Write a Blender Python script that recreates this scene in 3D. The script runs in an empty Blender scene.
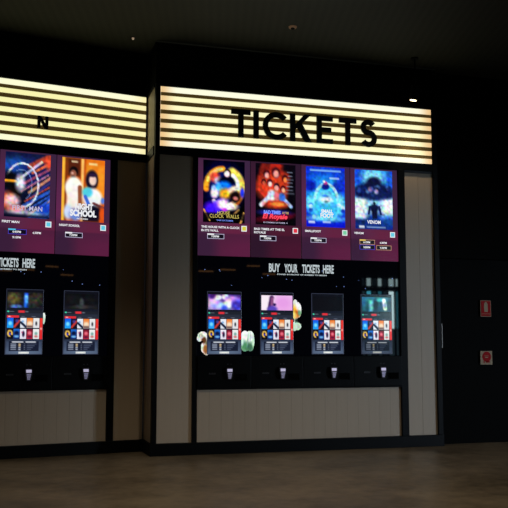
import bpy, bmesh, math, random
import numpy as np
from mathutils import Matrix, Vector
random.seed(7)
C = bpy.context.scene.collection
PI = math.pi

# ------------------------------------------------------------------ materials
def lin(c):
    return tuple((v/12.92 if v <= .04045 else ((v+.055)/1.055)**2.4) for v in c)
def s255(r, g, b): return lin((r/255, g/255, b/255))

def mat(name, col, rough=.5, metal=0., spec=.5, emit=None, strength=0., noise=None):
    """noise = (scale_xyz, amount): procedural light/dark variation in object space"""
    m = bpy.data.materials.new(name); m.use_nodes = True
    nt = m.node_tree; b = nt.nodes['Principled BSDF']
    b.inputs['Base Color'].default_value = (*col, 1)
    b.inputs['Roughness'].default_value = rough
    b.inputs['Metallic'].default_value = metal
    b.inputs['Specular IOR Level'].default_value = spec
    if emit:
        b.inputs['Emission Color'].default_value = (*emit, 1)
        b.inputs['Emission Strength'].default_value = strength
    if noise:
        tc = nt.nodes.new('ShaderNodeTexCoord'); mp = nt.nodes.new('ShaderNodeMapping')
        mp.inputs['Scale'].default_value = noise[0]
        nz = nt.nodes.new('ShaderNodeTexNoise'); nz.inputs['Scale'].default_value = 1; nz.inputs['Detail'].default_value = 4
        rp = nt.nodes.new('ShaderNodeValToRGB')
        a = noise[1]
        rp.color_ramp.elements[0].position = .3; rp.color_ramp.elements[1].position = .7
        rp.color_ramp.elements[0].color = (*[c*(1-a) for c in col], 1)
        rp.color_ramp.elements[1].color = (*[min(1, c*(1+a)) for c in col], 1)
        nt.links.new(tc.outputs['Object'], mp.inputs['Vector']); nt.links.new(mp.outputs['Vector'], nz.inputs['Vector'])
        nt.links.new(nz.outputs['Fac'], rp.inputs['Fac']); nt.links.new(rp.outputs['Color'], b.inputs['Base Color'])
    return m

def vcol_mat(name, strength=1., rough=.12):
    m = bpy.data.materials.new(name); m.use_nodes = True
    nt = m.node_tree; b = nt.nodes['Principled BSDF']
    b.inputs['Base Color'].default_value = (.005, .005, .006, 1); b.inputs['Roughness'].default_value = rough
    at = nt.nodes.new('ShaderNodeAttribute'); at.attribute_name = 'Col'
    nt.links.new(at.outputs['Color'], b.inputs['Emission Color'])
    b.inputs['Emission Strength'].default_value = strength
    return m

M = {}
M['cream'] = mat('cream_laminate', s255(188, 172, 150), .55, noise=((40, 40, 1.5), .025))
M['black'] = mat('black_frame_paint', s255(5, 7, 9), .5, spec=.12, noise=((3, 3, 3), .1))
M['black_trim'] = mat('dark_grey_trim', s255(60, 62, 66), .4)
M['wall'] = mat('dark_wall_paint', s255(8, 7, 5), .8, spec=.05, noise=((1.2, 1.2, 1.2), .2))
M['bulkhead'] = mat('black_bulkhead_paint', s255(7, 8, 6), .85, spec=.05, noise=((1.2, 1.2, 1.2), .2))
M['door'] = mat('black_door_paint', s255(6, 6, 5), .7, spec=.05, noise=((2, 2, .5), .15))
M['glass'] = mat('black_glass', s255(6, 7, 12), .02, spec=.5, emit=s255(5, 6, 14), strength=.25)
M['console'] = mat('black_console_plastic', s255(3, 4, 5), .45, spec=.1, noise=((5, 5, 5), .1))
M['slot'] = mat('slot_dark', (.001, .001, .001), .7, spec=.02)
M['slotline'] = mat('slot_grey', s255(70, 70, 74), .4)
M['bezel'] = mat('screen_bezel', s255(24, 23, 28), .3)
M['screen_edge'] = mat('touch_screen_edge', s255(30, 32, 42), .3, emit=s255(52, 56, 74), strength=.7)
M['steel'] = mat('brushed_steel', s255(112, 106, 98), .35, metal=.15, noise=((2, 2, 60), .15))
M['reader'] = mat('reader_plastic', s255(40, 40, 46), .35)
M['keypad'] = mat('reader_keypad', s255(175, 172, 200), .4, emit=s255(120, 118, 150), strength=.5, noise=((90, 90, 90), .3))
M['reader_screen'] = mat('reader_screen', s255(190, 185, 215), .2, emit=s255(190, 185, 215), strength=.75)
M['sign_back'] = mat('sign_backing', s255(120, 98, 50), .6, emit=s255(62, 48, 20), strength=.8)  # faint emission stands in for strip light spilling over the backing
M['letter'] = mat('letter_black', s255(24, 19, 10), .5)
M['img'] = vcol_mat('screen_picture', 1.0)
M['imgdim'] = vcol_mat('screen_picture_dim', .5)  # half strength, standing in for a page veiled by reflected glare
M['white_em'] = mat('lit_white', (.1, .1, .1), .3, emit=s255(235, 236, 240), strength=1.)
M['paleblue_em'] = mat('lit_lettering', (.1, .1, .1), .3, emit=s255(196, 208, 212), strength=.9)
M['star_em'] = mat('lit_star', (.05, .05, .1), .3, emit=s255(130, 160, 235), strength=.8)
M['gold_em'] = mat('lit_gold', (.1, .1, .05), .3, emit=s255(205, 185, 90), strength=1.)
M['neonblue_em'] = mat('lit_neon_blue', (.05, .05, .1), .3, emit=s255(120, 150, 255), strength=1.1)
M['neonred_em'] = mat('lit_neon_red', (.1, .02, .02), .3, emit=s255(255, 70, 90), strength=1.1)
M['red_em'] = mat('lit_red', (.1, .01, .01), .3, emit=s255(225, 45, 50), strength=1.)
M['border_white'] = mat('lit_border_white', (.1, .1, .1), .3, emit=s255(190, 185, 215), strength=1.)
M['border_blue'] = mat('lit_border_blue', (.1, .1, .1), .3, emit=s255(70, 60, 190), strength=1.)
M['border_tan'] = mat('lit_border_tan', (.1, .1, .1), .3, emit=s255(190, 140, 110), strength=1.)
M['tab_yellow'] = mat('lit_tab_yellow', (.1, .1, .1), .3, emit=s255(225, 190, 90), strength=1.)
M['tab_cyan'] = mat('lit_tab_cyan', (.1, .1, .1), .3, emit=s255(80, 190, 230), strength=1.)
M['box_fill'] = mat('lit_box_fill', (.01, .01, .01), .3, emit=s255(16, 8, 22), strength=1.)
M['badge_cyan'] = mat('lit_badge_cyan', (.1, .1, .1), .3, emit=s255(95, 200, 225), strength=1.)
M['badge_green'] = mat('lit_badge_green', (.1, .1, .1), .3, emit=s255(120, 205, 160), strength=1.)
M['badge_yellow'] = mat('lit_badge_yellow', (.1, .1, .1), .3, emit=s255(215, 205, 60), strength=1.)
M['badge_red'] = mat('lit_badge_red', (.1, .1, .1), .3, emit=s255(225, 40, 60), strength=1.)
M['sign_red'] = mat('sign_red', s255(165, 8, 14), .6, spec=.1)
M['sign_white'] = mat('sign_white', s255(170, 150, 122), .6, spec=.1)
M['lamp_lit'] = mat('lamp_face_lit', (.8, .7, .6), .4, emit=s255(255, 225, 170), strength=6.)
M['lamp_dim'] = mat('lamp_face_dim', s255(150, 140, 120), .4, emit=s255(255, 220, 180), strength=.25)
M['fitting'] = mat('fitting_brown', s255(150, 115, 85), .4, emit=s255(150, 110, 80), strength=.12)

def strip_mat(name, mid, end, half, strength):
    """diffuser of an LED strip: warmer and dimmer towards the two ends of the strip (object space)"""
    m = bpy.data.materials.new(name); m.use_nodes = True
    nt = m.node_tree; b = nt.nodes['Principled BSDF']
    b.inputs['Base Color'].default_value = (.5, .48, .4, 1); b.inputs['Roughness'].default_value = .4
    tc = nt.nodes.new('ShaderNodeTexCoord'); sx = nt.nodes.new('ShaderNodeSeparateXYZ')
    ab = nt.nodes.new('ShaderNodeMath'); ab.operation = 'ABSOLUTE'
    mr = nt.nodes.new('ShaderNodeMapRange'); mr.inputs['From Min'].default_value = half-.22; mr.inputs['From Max'].default_value = half
    mr.interpolation_type = 'SMOOTHSTEP'
    mx = nt.nodes.new('ShaderNodeMix'); mx.data_type = 'RGBA'
    mx.inputs['A'].default_value = (*mid, 1); mx.inputs['B'].default_value = (*end, 1)
    nt.links.new(tc.outputs['Object'], sx.inputs['Vector']); nt.links.new(sx.outputs['X'], ab.inputs[0])
    nt.links.new(ab.outputs[0], mr.inputs['Value']); nt.links.new(mr.outputs['Result'], mx.inputs['Factor'])
    nt.links.new(mx.outputs['Result'], b.inputs['Emission Color'])
    b.inputs['Emission Strength'].default_value = strength
    return m

def floor_mat():
    m = bpy.data.materials.new('polished_concrete'); m.use_nodes = True
    nt = m.node_tree; b = nt.nodes['Principled BSDF']
    tc = nt.nodes.new('ShaderNodeTexCoord')
    n1 = nt.nodes.new('ShaderNodeTexNoise'); n1.inputs['Scale'].default_value = .9; n1.inputs['Detail'].default_value = 8; n1.inputs['Roughness'].default_value = .65
    n2 = nt.nodes.new('ShaderNodeTexNoise'); n2.inputs['Scale'].default_value = 9; n2.inputs['Detail'].default_value = 6
    mx = nt.nodes.new('ShaderNodeMath'); mx.operation = 'MULTIPLY_ADD'; mx.inputs[1].default_value = .35
    rp = nt.nodes.new('ShaderNodeValToRGB')
    rp.color_ramp.elements[0].position = .5; rp.color_ramp.elements[0].color = (*s255(84, 76, 62), 1)
    rp.color_ramp.elements[1].position = .85; rp.color_ramp.elements[1].color = (*s255(140, 127, 106), 1)
    nt.links.new(tc.outputs['Object'], n1.inputs['Vector']); nt.links.new(tc.outputs['Object'], n2.inputs['Vector'])
    nt.links.new(n2.outputs['Fac'], mx.inputs[0]); nt.links.new(n1.outputs['Fac'], mx.inputs[2])
    nt.links.new(mx.outputs[0], rp.inputs['Fac']); nt.links.new(rp.outputs['Color'], b.inputs['Base Color'])
    b.inputs['Roughness'].default_value = .38; b.inputs['Specular IOR Level'].default_value = .35
    bp = nt.nodes.new('ShaderNodeBump'); bp.inputs['Strength'].default_value = .08; bp.inputs['Distance'].default_value = .02
    nt.links.new(n1.outputs['Fac'], bp.inputs['Height']); nt.links.new(bp.outputs['Normal'], b.inputs['Normal'])
    return m
M['floor'] = floor_mat()

def ceiling_mat():
    m = bpy.data.materials.new('ribbed_dark_ceiling'); m.use_nodes = True
    nt = m.node_tree; b = nt.nodes['Principled BSDF']
    tc = nt.nodes.new('ShaderNodeTexCoord'); mp = nt.nodes.new('ShaderNodeMapping')
    mp.inputs['Rotation'].default_value = (0, 0, math.radians(14))
    wv = nt.nodes.new('ShaderNodeTexWave'); wv.inputs['Scale'].default_value = 3.2; wv.inputs['Distortion'].default_value = 0
    rp = nt.nodes.new('ShaderNodeValToRGB')
    rp.color_ramp.elements[0].color = (*s255(46, 49, 41), 1); rp.color_ramp.elements[1].color = (*s255(53, 56, 47), 1)
    nt.links.new(tc.outputs['Object'], mp.inputs['Vector']); nt.links.new(mp.outputs['Vector'], wv.inputs['Vector'])
    nt.links.new(wv.outputs['Fac'], rp.inputs['Fac']); nt.links.new(rp.outputs['Color'], b.inputs['Base Color'])
    b.inputs['Roughness'].default_value = .8
    return m
M['ceiling'] = ceiling_mat()

# ------------------------------------------------------------------ mesh helpers
def box(bm, x0, x1, y0, y1, z0, z1, bev=0.):
    vs = [bm.verts.new(p) for p in ((x0, y0, z0), (x1, y0, z0), (x1, y1, z0), (x0, y1, z0), (x0, y0, z1), (x1, y0, z1), (x1, y1, z1), (x0, y1, z1))]
    fs = [bm.faces.new([vs[i] for i in f]) for f in ((0, 3, 2, 1), (4, 5, 6, 7), (0, 1, 5, 4), (1, 2, 6, 5), (2, 3, 7, 6), (3, 0, 4, 7))]
    if bev:
        es = list({e for f in fs for e in f.edges})
        bmesh.ops.bevel(bm, geom=es, offset=bev, segments=2, affect='EDGES', profile=.6)
def boxes(*bs, bev=0.):
    bm = bmesh.new()
    for b in bs: box(bm, *b, bev=bev)
    return bm
def tube(bm, p0, p1, r0, r1=None, seg=20):
    r1 = r0 if r1 is None else r1
    p0, p1 = Vector(p0), Vector(p1); d = p1-p0
    mtx = Matrix.Translation((p0+p1)/2) @ d.to_track_quat('Z', 'Y').to_matrix().to_4x4()
    bmesh.ops.create_cone(bm, cap_ends=True, segments=seg, radius1=r0, radius2=r1, depth=d.length, matrix=mtx)
def obj(name, bm, m, parent=None):
    me = bpy.data.meshes.new(name)
    if isinstance(bm, bmesh.types.BMesh):
        bm.normal_update(); bm.to_mesh(me); bm.free()
    else: me = bm
    me.materials.clear(); me.materials.append(m)
    o = bpy.data.objects.new(name, me); C.objects.link(o)
    if parent: o.parent = parent
    return o
def thing(name, label, cat, loc=(0, 0, 0), rz=0., group=None):
    o = bpy.data.objects.new(name, None); C.objects.link(o)
    o.location = loc; o.rotation_euler = (0, 0, rz); o.empty_display_size = .1
    o['label'] = label; o['category'] = cat
    if group: o['group'] = group
    return o
def tag(o, label, cat, group=None):
    o['label'] = label; o['category'] = cat
    if group: o['group'] = group
    return o
def struct(name, bm, m, parent=None):
    o = obj(name, bm, m, parent)
    if not parent: o['kind'] = 'structure'
    return o
def copy_tree(o, parent=None):
    c = o.copy(); C.objects.link(c)
    if parent: c.parent = parent
    for ch in list(o.children): copy_tree(ch, c)
    return c
def copy_part(o, parent):
    c = o.copy(); C.objects.link(c); c.parent = parent
    for ch in list(o.children): copy_part(ch, c)
    return c

# the two units of the ticket wall: unit axes (X along the front, Y into it, Z up)
ANG = math.radians(9.8552)
UNIT = {'R': ((0., 0.), 0.), 'L': ((-1.2026, .0188), ANG)}
def at(u, x, y, z):
    (ox, oy), a = UNIT[u]
    return (ox+x*math.cos(a)-y*math.sin(a), oy+x*math.sin(a)+y*math.cos(a), z)
def rz(u): return UNIT[u][1]

# text converted to a mesh, fitted into a box whose lower-left corner is (x, z), facing -Y
def text(name, body, x, z, w, h, m, parent, y=0., bold=0., depth=.0006, shear=0., align='LEFT', space=1.):
    cu = bpy.data.curves.new(name, 'FONT'); cu.body = body; cu.offset = bold; cu.shear = shear
    cu.space_character = space; cu.align_x = align; cu.resolution_u = 3
    to = bpy.data.objects.new(name, cu); C.objects.link(to)
    dg = bpy.context.evaluated_depsgraph_get(); dg.update()
    me = bpy.data.meshes.new_from_object(to.evaluated_get(dg))
    bpy.data.objects.remove(to); bpy.data.curves.remove(cu)
    co = np.array([v.co[:] for v in me.vertices])
    lo, hi = co.min(0), co.max(0)
    sx = w/(hi[0]-lo[0]); sz = h/(hi[1]-lo[1])
    for v, c in zip(me.vertices, co):
        v.co = (x+(c[0]-lo[0])*sx, y, z+(c[1]-lo[1])*sz)
    me.name = name
    return obj(name, me, m, parent)

# ------------------------------------------------------------------ painted pictures (colour per vertex of a fine grid)
class Pic:
    def __init__(s, nx, ny, top=(0, 0, 0), bot=None):
        s.nx, s.ny = nx, ny; s.asp = ny/nx
        s.u, s.v = np.meshgrid(np.linspace(0, 1, nx+1), np.linspace(0, 1, ny+1))
        bot = top if bot is None else bot
        t = s.v[..., None]
        s.c = (np.array(top)*(1-t)+np.array(bot)*t).astype(float)
    def _mix(s, a, col, op): a = (np.clip(a, 0, 1)*op)[..., None]; s.c = s.c*(1-a)+np.array(col, float)*a; return s
    def ell(s, x, y, rx, ry, col, soft=.35, rot=0., op=1.):
        dx, dy = s.u-x, (s.v-y)*s.asp; ry = ry*s.asp; c, n = math.cos(rot), math.sin(rot)
        d = np.sqrt(((dx*c+dy*n)/rx)**2+((-dx*n+dy*c)/ry)**2)
        return s._mix((1+soft/2-d)/max(soft, .01), col, op)
    def line(s, x0, y0, x1, y1, w, col, op=1., soft=.6):
        a = s.asp; dx, dy = x1-x0, (y1-y0)*a; L = dx*dx+dy*dy
        t = np.clip(((s.u-x0)*dx+(s.v-y0)*a*dy)/L, 0, 1)
        d = np.hypot(s.u-x0-t*dx, (s.v-y0)*a-t*dy)/(w/2)
        return s._mix((1+soft/2-d)/soft, col, op)
    def arc(s, x, y, rx, ry, a0, a1, w, col, op=1., soft=.6):
        n = 14; p = [(x+rx*math.cos(math.radians(a0+(a1-a0)*k/n)), y+ry*math.sin(math.radians(a0+(a1-a0)*k/n))) for k in range(n+1)]
        m = np.zeros_like(s.u); a = s.asp
        for (x0, y0), (x1, y1) in zip(p, p[1:]):
            dx, dy = x1-x0, (y1-y0)*a; L = dx*dx+dy*dy+1e-9
            t = np.clip(((s.u-x0)*dx+(s.v-y0)*a*dy)/L, 0, 1)
            d = np.hypot(s.u-x0-t*dx, (s.v-y0)*a-t*dy)/(w/2)
            m = np.maximum(m, np.clip((1+soft/2-d)/soft, 0, 1))
        return s._mix(m, col, op)
    def rect(s, x0, y0, x1, y1, col, op=1., soft=.02):
        d = np.minimum(np.minimum(s.u-x0, x1-s.u), np.minimum(s.v-y0, y1-s.v))
        return s._mix(d/soft+.5, col, op)
    def noise(s, amt, cell=3, seed=1):
        r = np.random.RandomState(seed); n = r.rand(s.ny//cell+2, s.nx//cell+2, 3)*.5+r.rand(s.ny//cell+2, s.nx//cell+2, 1)*.5
        yy = np.arange(s.ny+1)/cell; xx = np.arange(s.nx+1)/cell
        y0 = yy.astype(int); x0 = xx.astype(int); fy = (yy-y0)[:, None, None]; fx = (xx-x0)[None, :, None]
        f = lambda a, b: n[y0+a][:, x0+b]
        k = (f(0, 0)*(1-fx)+f(0, 1)*fx)*(1-fy)+(f(1, 0)*(1-fx)+f(1, 1)*fx)*fy
        s.c = np.clip(s.c*(1+(k-.5)*2*amt)+(k-.5)*amt*22, 0, 255); return s
    def crop(s, a, b):
        i, j = round(a*s.nx), round(b*s.nx); q = Pic(j-i, s.ny); q.c = s.c[:, i:j+1].copy(); return q
    def obj(s, name, x0, x1, z0, z1, y, parent, m=None, mask=None):
        nx, ny = s.nx, s.ny
        vs = [(x0+(x1-x0)*i/nx, y, z1+(z0-z1)*j/ny) for j in range(ny+1) for i in range(nx+1)]
        fs = []
        for j in range(ny):
            for i in range(nx):
                if mask is not None and mask((i+.5)/nx, (j+.5)/ny) <= 0: continue
                a = j*(nx+1)+i; fs.append((a, a+nx+1, a+nx+2, a+1))
        me = bpy.data.meshes.new(name); me.from_pydata(vs, [], fs)
        ca = me.color_attributes.new('Col', 'FLOAT_COLOR', 'POINT')
        c = np.clip(s.c, 0, 255)/255
        c = np.where(c <= .04045, c/12.92, ((c+.055)/1.055)**2.4)
        rgba = np.concatenate([c.reshape(-1, 3), np.ones(((nx+1)*(ny+1), 1))], 1).astype(np.float32)
        ca.data.foreach_set('color', rgba.ravel())
        if mask is not None:
            b = bmesh.new(); b.from_mesh(me); bmesh.ops.delete(b, geom=[v for v in b.verts if not v.link_faces], context='VERTS'); b.to_mesh(me); b.free()
        return obj(name, me, m or M['img'], parent)

W = (255, 255, 255); K = (4, 4, 10)
def pic_swirl():
    p = Pic(44, 64, (8, 8, 24), (4, 3, 8))
    p.ell(.5, .42, .46, .34, (16, 26, 90), .8)
    p.arc(.5, .44, .43, .31, 175, 265, .13, (240, 150, 40)).arc(.5, .43, .42, .30, 200, 262, .06, (255, 215, 120))
    p.arc(.5, .42, .41, .28, -62, 10, .2, (250, 200, 90)).arc(.48, .42, .36, .25, -50, 5, .09, (255, 250, 220))
    p.arc(.5, .42, .44, .33, 20, 120, .13, (240, 130, 40)).arc(.5, .42, .38, .31, 30, 130, .09, (255, 235, 200))
    p.ell(.27, .27, .12, .08, (220, 80, 60), .8).ell(.36, .33, .09, .06, (235, 200, 220), .8)
    p.ell(.55, .33, .2, .07, (12, 10, 22), .6)
    p.ell(.5, .41, .16, .08, (20, 110, 235), .8).ell(.36, .46, .08, .09, (60, 170, 240), .8)
    p.ell(.53, .53, .15, .08, (235, 170, 40), .9).ell(.72, .46, .13, .05, (250, 225, 190), .8, -.5)
    p.ell(.77, .58, .13, .1, (30, 18, 20), .6).ell(.78, .6, .06, .03, (190, 110, 100), .8)
    p.ell(.94, .5, .05, .08, (40, 60, 210), .8)
    p.ell(.58, .2, .09, .065, (26, 14, 14), .4).ell(.57, .21, .065, .05, (245, 225, 215), .5)
    p.ell(.27, .53, .09, .08, (235, 225, 250), .6).ell(.25, .45, .05, .05, (150, 190, 245), .8)
    p.ell(.22, .78, .2, .11, (66, 26, 215), .7).ell(.38, .72, .13, .08, (90, 50, 235), .8, .6)
    p.ell(.48, .69, .13, .07, (250, 205, 245), .9).ell(.62, .74, .2, .05, (255, 246, 235), .9)
    p.ell(.52, .79, .06, .03, (190, 60, 220), .9)
    p.line(.02, .8, .16, .97, .035, (215, 160, 70)).line(.98, .83, .9, 1., .04, (205, 160, 80)).line(.86, .78, .72, .87, .04, (150, 120, 70))
    p.c = np.clip((p.c-14)*1.22, 0, 255); p.noise(.3, 2, 3)
    p.rect(0, .845, 1, .955, (8, 6, 10), .75, .03)
    return p
def pic_neon():
    p = Pic(44, 64, (10, 6, 16), (5, 3, 8))
    p.line(.22, .05, .1, .42, .2, (150, 30, 20), .8).line(.5, .04, .38, .5, .34, (190, 40, 24), .9).line(.7, .22, .62, .55, .3, (190, 50, 25), .85)
    p.ell(.38, .38, .34, .22, (215, 60, 30), .7).line(.08, .42, .32, .6, .07, (220, 60, 35))
    for x, y, r, c in ((.5, .16, .085, (255, 160, 150)), (.27, .19, .065, (250, 170, 160)), (.73, .25, .06, (245, 130, 60)), (.35, .33, .06, (255, 200, 190)), (.2, .32, .05, (235, 100, 70)), (.68, .42, .055, (255, 180, 120))):
        p.ell(x, y-.02, r*1.25, r, (70, 10, 20), .4).ell(x+.01, y+.005, r*.8, r*.72, c, .6)
    p.ell(.52, .37, .075, .06, (40, 10, 30), .4).ell(.52, .395, .055, .045, (235, 160, 150), .5)
    p.line(.4, .5, .14, .68, .1, (225, 235, 255)).line(.64, .53, .88, .69, .08, (160, 195, 250)).ell(.4, .52, .1, .09, (220, 235, 255), .6)
    p.ell(.65, .54, .09, .07, (50, 110, 220), .6).ell(.52, .53, .06, .09, (240, 110, 120), .7)
    p.ell(.5, .67, .28, .06, (220, 60, 30), .9).ell(.55, .66, .18, .03, (255, 150, 60), .9)
    p.ell(.47, .8, .36, .045, (40, 40, 210), 1., 0, .85).ell(.5, .88, .42, .05, (170, 10, 40), 1.1, -.15, .8)
    p.noise(.3, 2, 8)
    for k, w in enumerate((.09, .07, .11, .08, .1, .1, .14)):
        p.rect(.87-w, .12+k*.058, .87+w*.6, .135+k*.058, (140, 150, 175), .75, .012)
    return p
def pic_blue():
    p = Pic(44, 64, (10, 40, 200), (6, 20, 200))
    p.ell(.5, .5, .62, .38, (20, 130, 245), .9).ell(.5, .52, .42, .3, (50, 190, 252), .8)
    p.ell(.1, .32, .16, .1, (10, 30, 170), .6).ell(.92, .3, .14, .14, (16, 50, 205), .7).ell(.78, .33, .1, .1, (14, 50, 200), .7)
    p.arc(.52, .58, .3, .3, 185, 355, .07, (190, 245, 255), .9).arc(.52, .58, .33, .33, 120, 185, .06, (150, 235, 255), .8).arc(.52, .58, .33, .33, -5, 60, .06, (150, 235, 255), .8)
    p.ell(.5, .52, .22, .12, (120, 230, 255), .8).ell(.5, .55, .16, .05, (240, 252, 255), .8).ell(.5, .48, .08, .025, (60, 130, 220), .8).ell(.51, .575, .06, .02, (110, 130, 150), .8)
    p.ell(.5, .325, .1, .055, (10, 30, 150), .4).ell(.5, .265, .05, .03, (190, 50, 140), .6).ell(.46, .24, .03, .02, (235, 235, 255), .6)
    p.ell(.1, .62, .1, .12, (110, 225, 255), .8).ell(.88, .62, .1, .15, (120, 230, 255), .8)
    for k in range(9):
        r = random.Random(k); x = r.choice((.06, .12, .2, .26, .84, .9, .94)); y = .55+r.random()*.3
        p.ell(x, y, .05, .035, r.choice(((15, 40, 190), (230, 250, 255), (20, 90, 230))), .6)
    p.ell(.5, .73, .34, .13, (60, 190, 250), .8)
    p.ell(.5, .86, .5, .04, (120, 220, 250), 1.2, 0, .8)
    p.noise(.3, 2, 5)
    p.rect(.1, .045, .9, .07, (170, 225, 255), .85, .02).rect(.6, .17, .85, .19, (250, 255, 255), .9, .02)
    p.rect(0, .93, 1, 1, (10, 20, 205), .8, .06)
    p.rect(.06, .905, .22, .94, (240, 250, 255), .9).rect(.42, .9, .62, .93, (220, 235, 255), .8)
    return p
def pic_storm():
    p = Pic(44, 64, (40, 150, 240), (10, 40, 130))
    p.ell(.1, .1, .14, .16, (20, 80, 220), .8).ell(.95, .12, .12, .2, (24, 90, 225), .8).ell(.5, .12, .3, .12, (130, 215, 255), .8)
    p.ell(.15, .62, .26, .17, (235, 250, 255), .8).ell(.88, .6, .24, .18, (240, 252, 255), .8).ell(.5, .62, .2, .12, (150, 215, 250), .9)
    # a dark rolling cloud bank across the upper half
    p.ell(.5, .33, .44, .12, (14, 24, 74), .5).ell(.16, .38, .2, .1, (12, 28, 90), .6).ell(.85, .38, .2, .1, (12, 26, 84), .6).ell(.5, .22, .2, .11, (12, 18, 56), .5).ell(.52, .44, .3, .07, (16, 30, 84), .7)
    for k in range(26):
        r = random.Random(k+40); p.ell(.06+r.random()*.88, .27+r.random()*.17, .05, .025, r.choice(((40, 80, 165), (8, 12, 44), (90, 140, 215), (14, 22, 70))), 1., r.random()*3, .7)
    p.ell(.4, .33, .05, .04, (140, 110, 165), .9).ell(.57, .36, .05, .04, (185, 180, 220), .9)
    # one distant standing figure in the light below it
    p.ell(.51, .56, .035, .025, (16, 24, 60), .4).ell(.51, .64, .12, .065, (14, 22, 62), .5).line(.48, .67, .49, .8, .08, (10, 16, 50)).line(.55, .67, .55, .8, .07, (10, 16, 50)).line(.39, .62, .36, .74, .06, (14, 26, 80)).line(.64, .62, .68, .74, .06, (14, 26, 80))
    p.ell(.12, .8, .16, .06, (210, 235, 250), .9).ell(.86, .8, .18, .05, (90, 165, 240), .9).ell(.9, .86, .2, .07, (20, 70, 170), 1.).ell(.12, .9, .2, .07, (14, 40, 110), .9)
    p.noise(.35, 2, 12)
    p.rect(.1, .945, .24, .985, (240, 245, 250), .9).rect(.3, .955, .8, .975, (190, 210, 235), .75)
    return p
def pic_streaks():
    p = Pic(44, 64, (16, 24, 66), (8, 10, 30))
    p.ell(.2, .2, .4, .12, (24, 70, 160), .9).ell(.7, .3, .3, .2, (20, 26, 80), .9)
    p.line(.55, .2, 1., .02, .12, (215, 70, 40), .8).line(.6, .3, 1.02, .12, .05, (235, 110, 60), .9).ell(.97, .12, .1, .1, (240, 80, 50), .8)
    for k in range(9):
        r = random.Random(k+3); x = .35+r.random()*.3; y = .35+.07*k
        p.line(x, y+.12, 1.02, y-.2+.06, .02+.05*r.random(), r.choice(((230, 90, 60), (50, 110, 230), (200, 80, 110), (60, 60, 150), (250, 170, 120))), .75)
    for k in range(5): p.line(.55+.08*k, 1.02, 1.03, .66+.07*k, .05, (36, 110, 235), .8)
    p.arc(.38, .5, .36, .34, -160, 90, .035, (225, 230, 245)).arc(.36, .5, .24, .24, -120, 60, .02, (130, 160, 220), .7)
    p.ell(.12, .45, .16, .14, (8, 8, 14), .5).ell(.22, .62, .14, .09, (16, 8, 10), .6)
    p.line(-.02, .45, .26, .45, .05, (245, 150, 30)).ell(.34, .47, .1, .12, (235, 240, 255), .9).line(.3, .42, .8, .12, .05, (235, 240, 255), .8).line(.36, .6, .95, .32, .03, (220, 140, 160), .8)
    p.ell(.06, .75, .16, .12, (240, 100, 60), .9).ell(.17, .75, .15, .09, (250, 195, 205), .9).ell(.28, .88, .2, .06, (240, 130, 120), .9)
    p.ell(.5, .93, .4, .04, (200, 220, 250), 1.1, 0, .7).ell(.88, .85, .14, .08, (20, 60, 190), 1.)
    p.noise(.3, 2, 21); p.rect(0, .95, 1, 1, (10, 12, 36), .8, .04)
    return p
def pic_lockers():
    p = Pic(44, 64, (235, 120, 20), (215, 80, 20))
    p.rect(0, 0, .07, 1, (250, 190, 60), 1, .03).rect(.07, 0, .12, 1, (90, 30, 10), .8, .03).rect(.12, 0, .43, .3, (70, 24, 16), .9, .05).rect(.12, .3, .43, 1, (190, 60, 14), .7, .05)
    p.rect(.45, 0, .51, 1, (255, 205, 110), 1, .03).rect(.51, 0, .56, 1, (170, 50, 10), .7, .04).rect(.56, .1, 1, .6, (248, 160, 40), .8, .08).rect(.7, .12, .84, .6, (225, 110, 20), .5, .05)
    p.rect(.22, .045, .36, .07, (250, 240, 190), .9).rect(.62, .055, .82, .09, (255, 240, 170), .8)
    # two people leaning on lockers, plain
    p.ell(.27, .215, .1, .08, (14, 8, 12), .3).ell(.26, .26, .075, .07, (150, 90, 70), .4).ell(.26, .31, .05, .03, (60, 26, 26), .6).ell(.24, .245, .03, .02, (220, 170, 150), .8)
    p.ell(.28, .47, .2, .17, (255, 250, 240), .3).rect(.12, .45, .42, .82, (255, 250, 238), .95, .06).line(.42, .46, .44, .82, .1, (150, 80, 50)).ell(.16, .86, .1, .12, (200, 220, 250), .6).ell(.33, .9, .14, .1, (110, 140, 215), .7)
    p.ell(.7, .33, .15, .16, (24, 14, 36), .3).ell(.72, .33, .085, .085, (245, 205, 195), .4).ell(.71, .25, .1, .03, (40, 24, 60), .6)
    p.ell(.72, .62, .23, .16, (250, 250, 252), .35).ell(.6, .53, .12, .08, (80, 210, 230), .5).line(.55, .6, .66, .76, .08, (60, 110, 220)).line(.75, .7, .98, .76, .06, (120, 60, 60)).ell(.97, .65, .05, .05, (90, 130, 225), .7)
    p.ell(.7, .85, .27, .12, (12, 10, 34), .5).rect(.5, .82, .88, 1, (14, 10, 30), .9, .06).ell(.95, .86, .06, .1, (225, 80, 20), .7)
    p.noise(.08, 3, 33)
    return p
POSTERS = {k: f() for k, f in dict(swirl=pic_swirl, neon=pic_neon, blue=pic_blue, storm=pic_storm, streaks=pic_streaks, lockers=pic_lockers).items()}

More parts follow.
